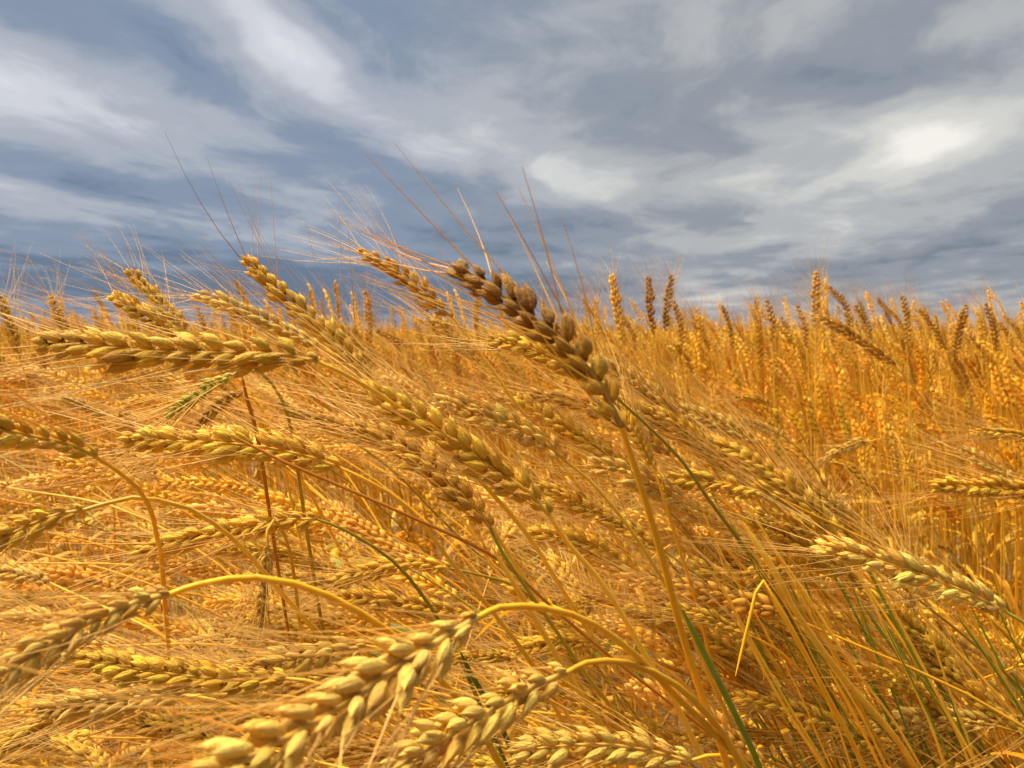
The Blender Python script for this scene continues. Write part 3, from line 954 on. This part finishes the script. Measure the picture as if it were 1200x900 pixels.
# --- bare straws
def bare(label, pts, rad, top, low, knee=.5, ground=True, foldat=0.0):
    P = [at(*p) for p in pts]
    if ground:
        P = to_ground(P)
    P = np.array(P)
    n_ = 90
    S = spline(P, n_)
    root = S[-1].copy()
    geo = Geo()
    u = np.linspace(0, 1, n_)
    rr = rad * (1 + .4 * np.exp(-((u - .4) / .015) ** 2))
    rr[0] *= .35
    rr *= np.interp(u, [0, foldat, foldat + .02, 1], [.5, .75, 1, 1.1])
    geo.tube(S - root, rr, 8, stem_cols(n_, top, low, R, knee))
    o = obj('straw', mesh_from('straw', *geo.arrays(), M_STEM))
    o.location = root
    return tag(o, label, 'straw')


bare('thin dull-red straw slanting across under the neat twin-rowed ears', [(268, 508, .35), (330, 540, .352), (400, 570, .356), (480, 605, .36), (560, 642, .37), (600, 668, .38)], .0008, REDD, REDD)
bare('short brown straw hanging from under the long level ear', [(283, 438, .36), (290, 470, .365), (299, 500, .37), (310, 560, .40)], .0010, REDD * .8, REDD)
bare('stout yellow straw running beside the folded one, straight down the slope', [(868, 610, .42), (905, 665, .42), (932, 716, .425), (985, 790, .435), (1060, 880, .45)], .0017, GOLD, ORNG)
P = [at(862, 800, .40), at(876, 740, .40), at(888, 684, .40), at(890, 677, .40), at(894, 682, .40), at(930, 740, .405), at(960, 800, .41), at(1012, 900, .425)]
bare('folded yellow straw bent into a sharp upside-down V, green lower down', [(862, 792, .40), (876, 735, .40), (888.5, 683, .40), (890, 677, .40), (891.5, 676.5, .40), (894, 681, .40), (930, 742, .402), (962, 802, .41), (1012, 900, .425)], .0014, ORNG * .9, OLIVE, .5, foldat=.06)
bare('yellow straw keeping pace with the green one under the brownish ear', [(576, 640, .368), (630, 730, .375), (668, 795, .385), (705, 850, .395)], .0013, GOLD, ORNG)
bare('dark green straw stuck up steeply beneath the drooping ear', [(540, 765, .33), (552, 790, .335), (565, 812, .34), (600, 880, .36)], .0012, GREEN * .5, GREEN * .6)
bare('bright green straw running down beside the orange ones at the open end', [(800, 715, .38), (830, 775, .385), (858, 830, .39), (890, 900, .40)], .0016, GREEN * .8, GREEN)

LAND = [('the dark coarse ear', at(640, 390, .245)), ('the foot of the dark coarse ear', at(735, 520, .24)), ('the long level ear', at(210, 413, .30)), ('the biggest drooping ear', at(430, 800, .19)),
        ('the hooked orange straw', at(700, 785, .26)), ('the long orange arch', at(315, 680, .25)), ('the sagging yellow ear', at(90, 740, .22)), ('the kinked orange straw', at(150, 560, .29)),
        ('the ear on the thin yellow straw', at(40, 615, .295)), ('the ear on the slanting yellow straw', at(270, 520, .36)), ('the ear on the dark green straw', at(270, 621, .42)), ('the plump orange-grained ear', at(545, 530, .33)),
        ('the brownish slanting ear', at(500, 545, .375)), ('the whisk of dark awns', at(475, 325, .475)), ('the steep ear with dark awns', at(360, 370, .445)), ('the green unripe ear', at(232, 463, .415)),
        ('the hanging shrivelled ear', at(308, 690, .40)), ('the broad pale ear', at(1070, 672, .40)), ('the upright pale ear', at(1066, 690, .52)), ('the stiff-awned level ear', at(1170, 572, .55)),
        ('the slender tan ear', at(1005, 398, .85)), ('the small drooping ear over straw', at(990, 527, .95)), ('the pale-edged leader of the bunch', at(840, 496, .55)), ('the bushy ear by bare straw', at(960, 580, .58)),
        ('the folded straw', at(890, 690, .40)), ('the neat ear under the folded straw', at(900, 825, .52)), ('the fat ear behind the hook', at(700, 876, .33)), ('the paired green and yellow straws', at(650, 740, .38)),
        ('the short brown straw', at(290, 470, .365)), ('the thin dull-red straw', at(470, 600, .36)), ('the bright green straw', at(845, 800, .39)), ('the pair of dark upright ears', at(772, 358, 1.5)),
        ('the tallest brown upright ear', at(956, 352, 1.35)), ('the dark nodding ear', at(990, 360, 1.6)), ('the windward-leaning dark ear', at(1124, 388, 1.6)), ('the stubby dark ear', at(1148, 408, 1.8)),
        ('the brown ear tilted flat', at(462, 398, 1.5)), ('the brown upright ear', at(432, 378, 1.5)), ('the tall golden lone ear', at(724, 362, 1.25)), ('the sprawled ear below the arch', at(210, 790, .33)),
        ('the curl-tipped small ear', at(72, 375, .95)), ('the slack flat ear', at(130, 820, .37)), ('the knobbly ear by the folded straw', at(870, 693, .5)), ('the arched slim ear', at(890, 500, .85))]


def closest(p):
    return min(LAND, key=lambda q: np.linalg.norm(q[1] - p))[0]


rb = np.random.default_rng(5)
BND = [('orange straw in the loose bundle at the open end of the stand', ORNG, ORNG * .9), ('yellow straw in the loose bundle at the open end of the stand', GOLD, GOLD * .9),
       ('green straw in the loose bundle at the open end of the stand', GREEN * 1.1, GREEN * .9)]
for k in range(135):
    x0, y0 = rb.uniform(800, 1230), 0
    y0 = rb.uniform(0, 1) * 170 + 585 + (x0 - 880) * .40
    d = rb.uniform(.44, .66)
    sl = rb.normal(.52, .10)
    lab, c1, c2 = BND[rb.choice(3, p=[.32, .34, .34])]
    pts = [(x0 + sl * t + rb.normal(0, 3), y0 + t, d + t * .00006) for t in (0, 70, 150, 240)]
    lab = lab.replace('at the open end of the stand', 'close to ' + closest(at(*pts[1])))
    bare(lab, pts, rb.uniform(.0005, .0010), c1 * rb.uniform(.85, 1.1), c2)['group'] = 'loose straw bundle'

for bx, by, tx, ty, d in [(905, 402, 897, 352, 1.3), (1063, 405, 1058, 346, 1.35), (1108, 410, 1092, 362, 1.4), (1168, 412, 1166, 356, 1.35), (1022, 402, 1016, 358, 1.5), (858, 408, 846, 358, 1.4), (800, 408, 790, 352, 1.4), (975, 405, 968, 362, 1.6), (652, 405, 640, 352, 1.5), (698, 405, 702, 350, 1.45), (1150, 405, 1153, 366, 1.7), (945, 408, 940, 358, 1.5), (820, 408, 828, 362, 1.5), (712, 402, 690, 350, 1.5), (1011, 388, 1008, 352, 1.8), (1080, 402, 1075, 369, 1.9), (1089, 398, 1086, 360, 1.8), (1186, 412, 1178, 378, 1.8), (1199, 402, 1190, 370, 1.9),
                          (886, 398, 893, 362, 1.8), (935, 408, 902, 364, 1.6), (832, 410, 812, 376, 1.7), (843, 402, 838, 372, 1.9), (868, 402, 862, 378, 2.0),
                          (515, 395, 493, 350, 1.4), (495, 408, 492, 368, 1.7), (239, 402, 236, 360, 1.5), (277, 392, 274, 352, 1.7), (470, 412, 452, 385, 1.9), (1062, 392, 1048, 358, 1.7), (795, 412, 806, 378, 1.9),
                          (925, 404, 928, 372, 2.0), (745, 410, 738, 372, 1.8), (1140, 408, 1128, 380, 2.0), (670, 410, 676, 366, 1.6), (818, 412, 824, 380, 2.1), (1100, 410, 1108, 380, 2.0)]:
    tx -= random.uniform(-2, 16)
    E = [at(bx, by, d), at((bx + tx) / 2 + 3, (by + ty) / 2 - 1, d), at(tx, ty, d)]
    S = [E[0], at(bx + (bx - tx) * .3, by + 40, d), at(bx + (bx - tx) * .5, by + 120, d)]
    build_stalk(('plain ear leaning ' if abs(bx - tx) > 14 else 'plain upright ear ') + 'just clearing the crop line, close to ' + closest(E[1]), UPG, np.array(E), np.array(to_ground(S, .1)), tint=[GOLD * .8, BROWN, GOLD * .9, DARK * 1.2, BROWN * .8][random.randrange(5)],
                stemtint=GOLD * .8, pieces=False, spread=.45, roll=random.uniform(-.8, .8), width=random.uniform(.78, .98), rad=.0012)



# --- the rest of the near stand: stalks blown over, same wind
print('objects', len(bpy.data.objects))
FILL = [
    ('ripe golden bearded ear', 'golden stalks in the crowded stand', GOLD, ORNG, ORNG * .9),
    ('pale straw-yellow bearded ear', 'pale stalks in the crowded stand', PALE, GOLD, OLIVE),
    ('tan-brown bearded ear', 'tan-brown stalks in the crowded stand', BROWN * 1.2, ORNG * .9, ORNG * .7),
    ('golden ear on green straw', 'green-strawed stalks in the crowded stand', GOLD * 1.02, OLIVE, GREEN),
]
placed = []
rf = np.random.default_rng(77)
target = 200
tries = 0
while len(placed) < target and tries < 20000:
    tries += 1
    px = rf.uniform(-60, 1260)
    py = rf.uniform(425, 935)
    band = tries % 3 == 0
    if band:
        px = rf.uniform(770, 1230)
        py = 470 + (px - 760) * .62 + rf.uniform(0, 190)
    d = np.interp(py, [425, 480, 560, 650, 760, 935], [1.25, .95, .76, .66, .56, .47]) * rf.uniform(.92, 1.22)
    if px > 760 and py < 462 + (px - 760) * .62:
        continue
    if band:
        d = rf.uniform(.47, .68)
    if any((px - a) ** 2 / 42 ** 2 + (py - b) ** 2 / 17 ** 2 < 1 for a, b, _ in placed):
        continue
    tilt = np.interp(px, [0, 350, 650, 1200], [88, 80, 62, 62]) + rf.normal(0, 11) + np.interp(py, [430, 900], [-12, 14])
    az = math.pi + rf.normal(0, .35)
    if rf.random() < .06:
        az = rf.uniform(0, 2 * math.pi)
    placed.append((px, py, d))
    tear = rad_(tilt + rf.uniform(0, 22))
    top = at(px, py, d)
    t1 = rad_(tilt - rf.uniform(5, 15))
    P, E = curve_plant(top[2], rad_(rf.uniform(5, 22)), t1, tear, rf.uniform(.08, .102), az, rf, rf.uniform(1.3, 2.6), 9)
    sh = top - P[-1]
    P, E = P + sh, E + sh
    if P[:, 1].min() < .12:
        P[:, 1] = np.maximum(P[:, 1], .12)
    k = rf.choice(4, p=[.45, .25, .10, .20])
    lab, grp, tint, st, lw = FILL[k]
    deg_ = math.degrees(tear)
    pose = 'reaching up' if deg_ < 66 else 'slanting up' if deg_ < 82 else 'lying level' if deg_ < 100 else 'drooping'
    lab = lab + ' ' + pose + ', close to ' + closest(E.mean(0))
    build_stalk(lab, grp, E, P[::-1].copy(), tint=tint * rf.uniform(.88, 1.08), stemtint=st * rf.uniform(.85, 1.1), lowtint=lw, rad=.0013,
                pieces=d < .64 and len(placed) % 10 < 9, roll=rf.normal(0, .7), splay=rf.uniform(.38, .5), width=rf.uniform(.98, 1.12),
                leaves=rf.choice([0, 1, 2], p=[.25, .45, .3]), leafcol=[ORNG, ORNG * .75, GREEN * 1.2, GOLD * .8][rf.integers(4)], knee=rf.uniform(.3, .7), spread=rf.uniform(.25, .45), skip=.3, gaps=.04)
print('stalks placed', len(placed), 'objects', len(bpy.data.objects))
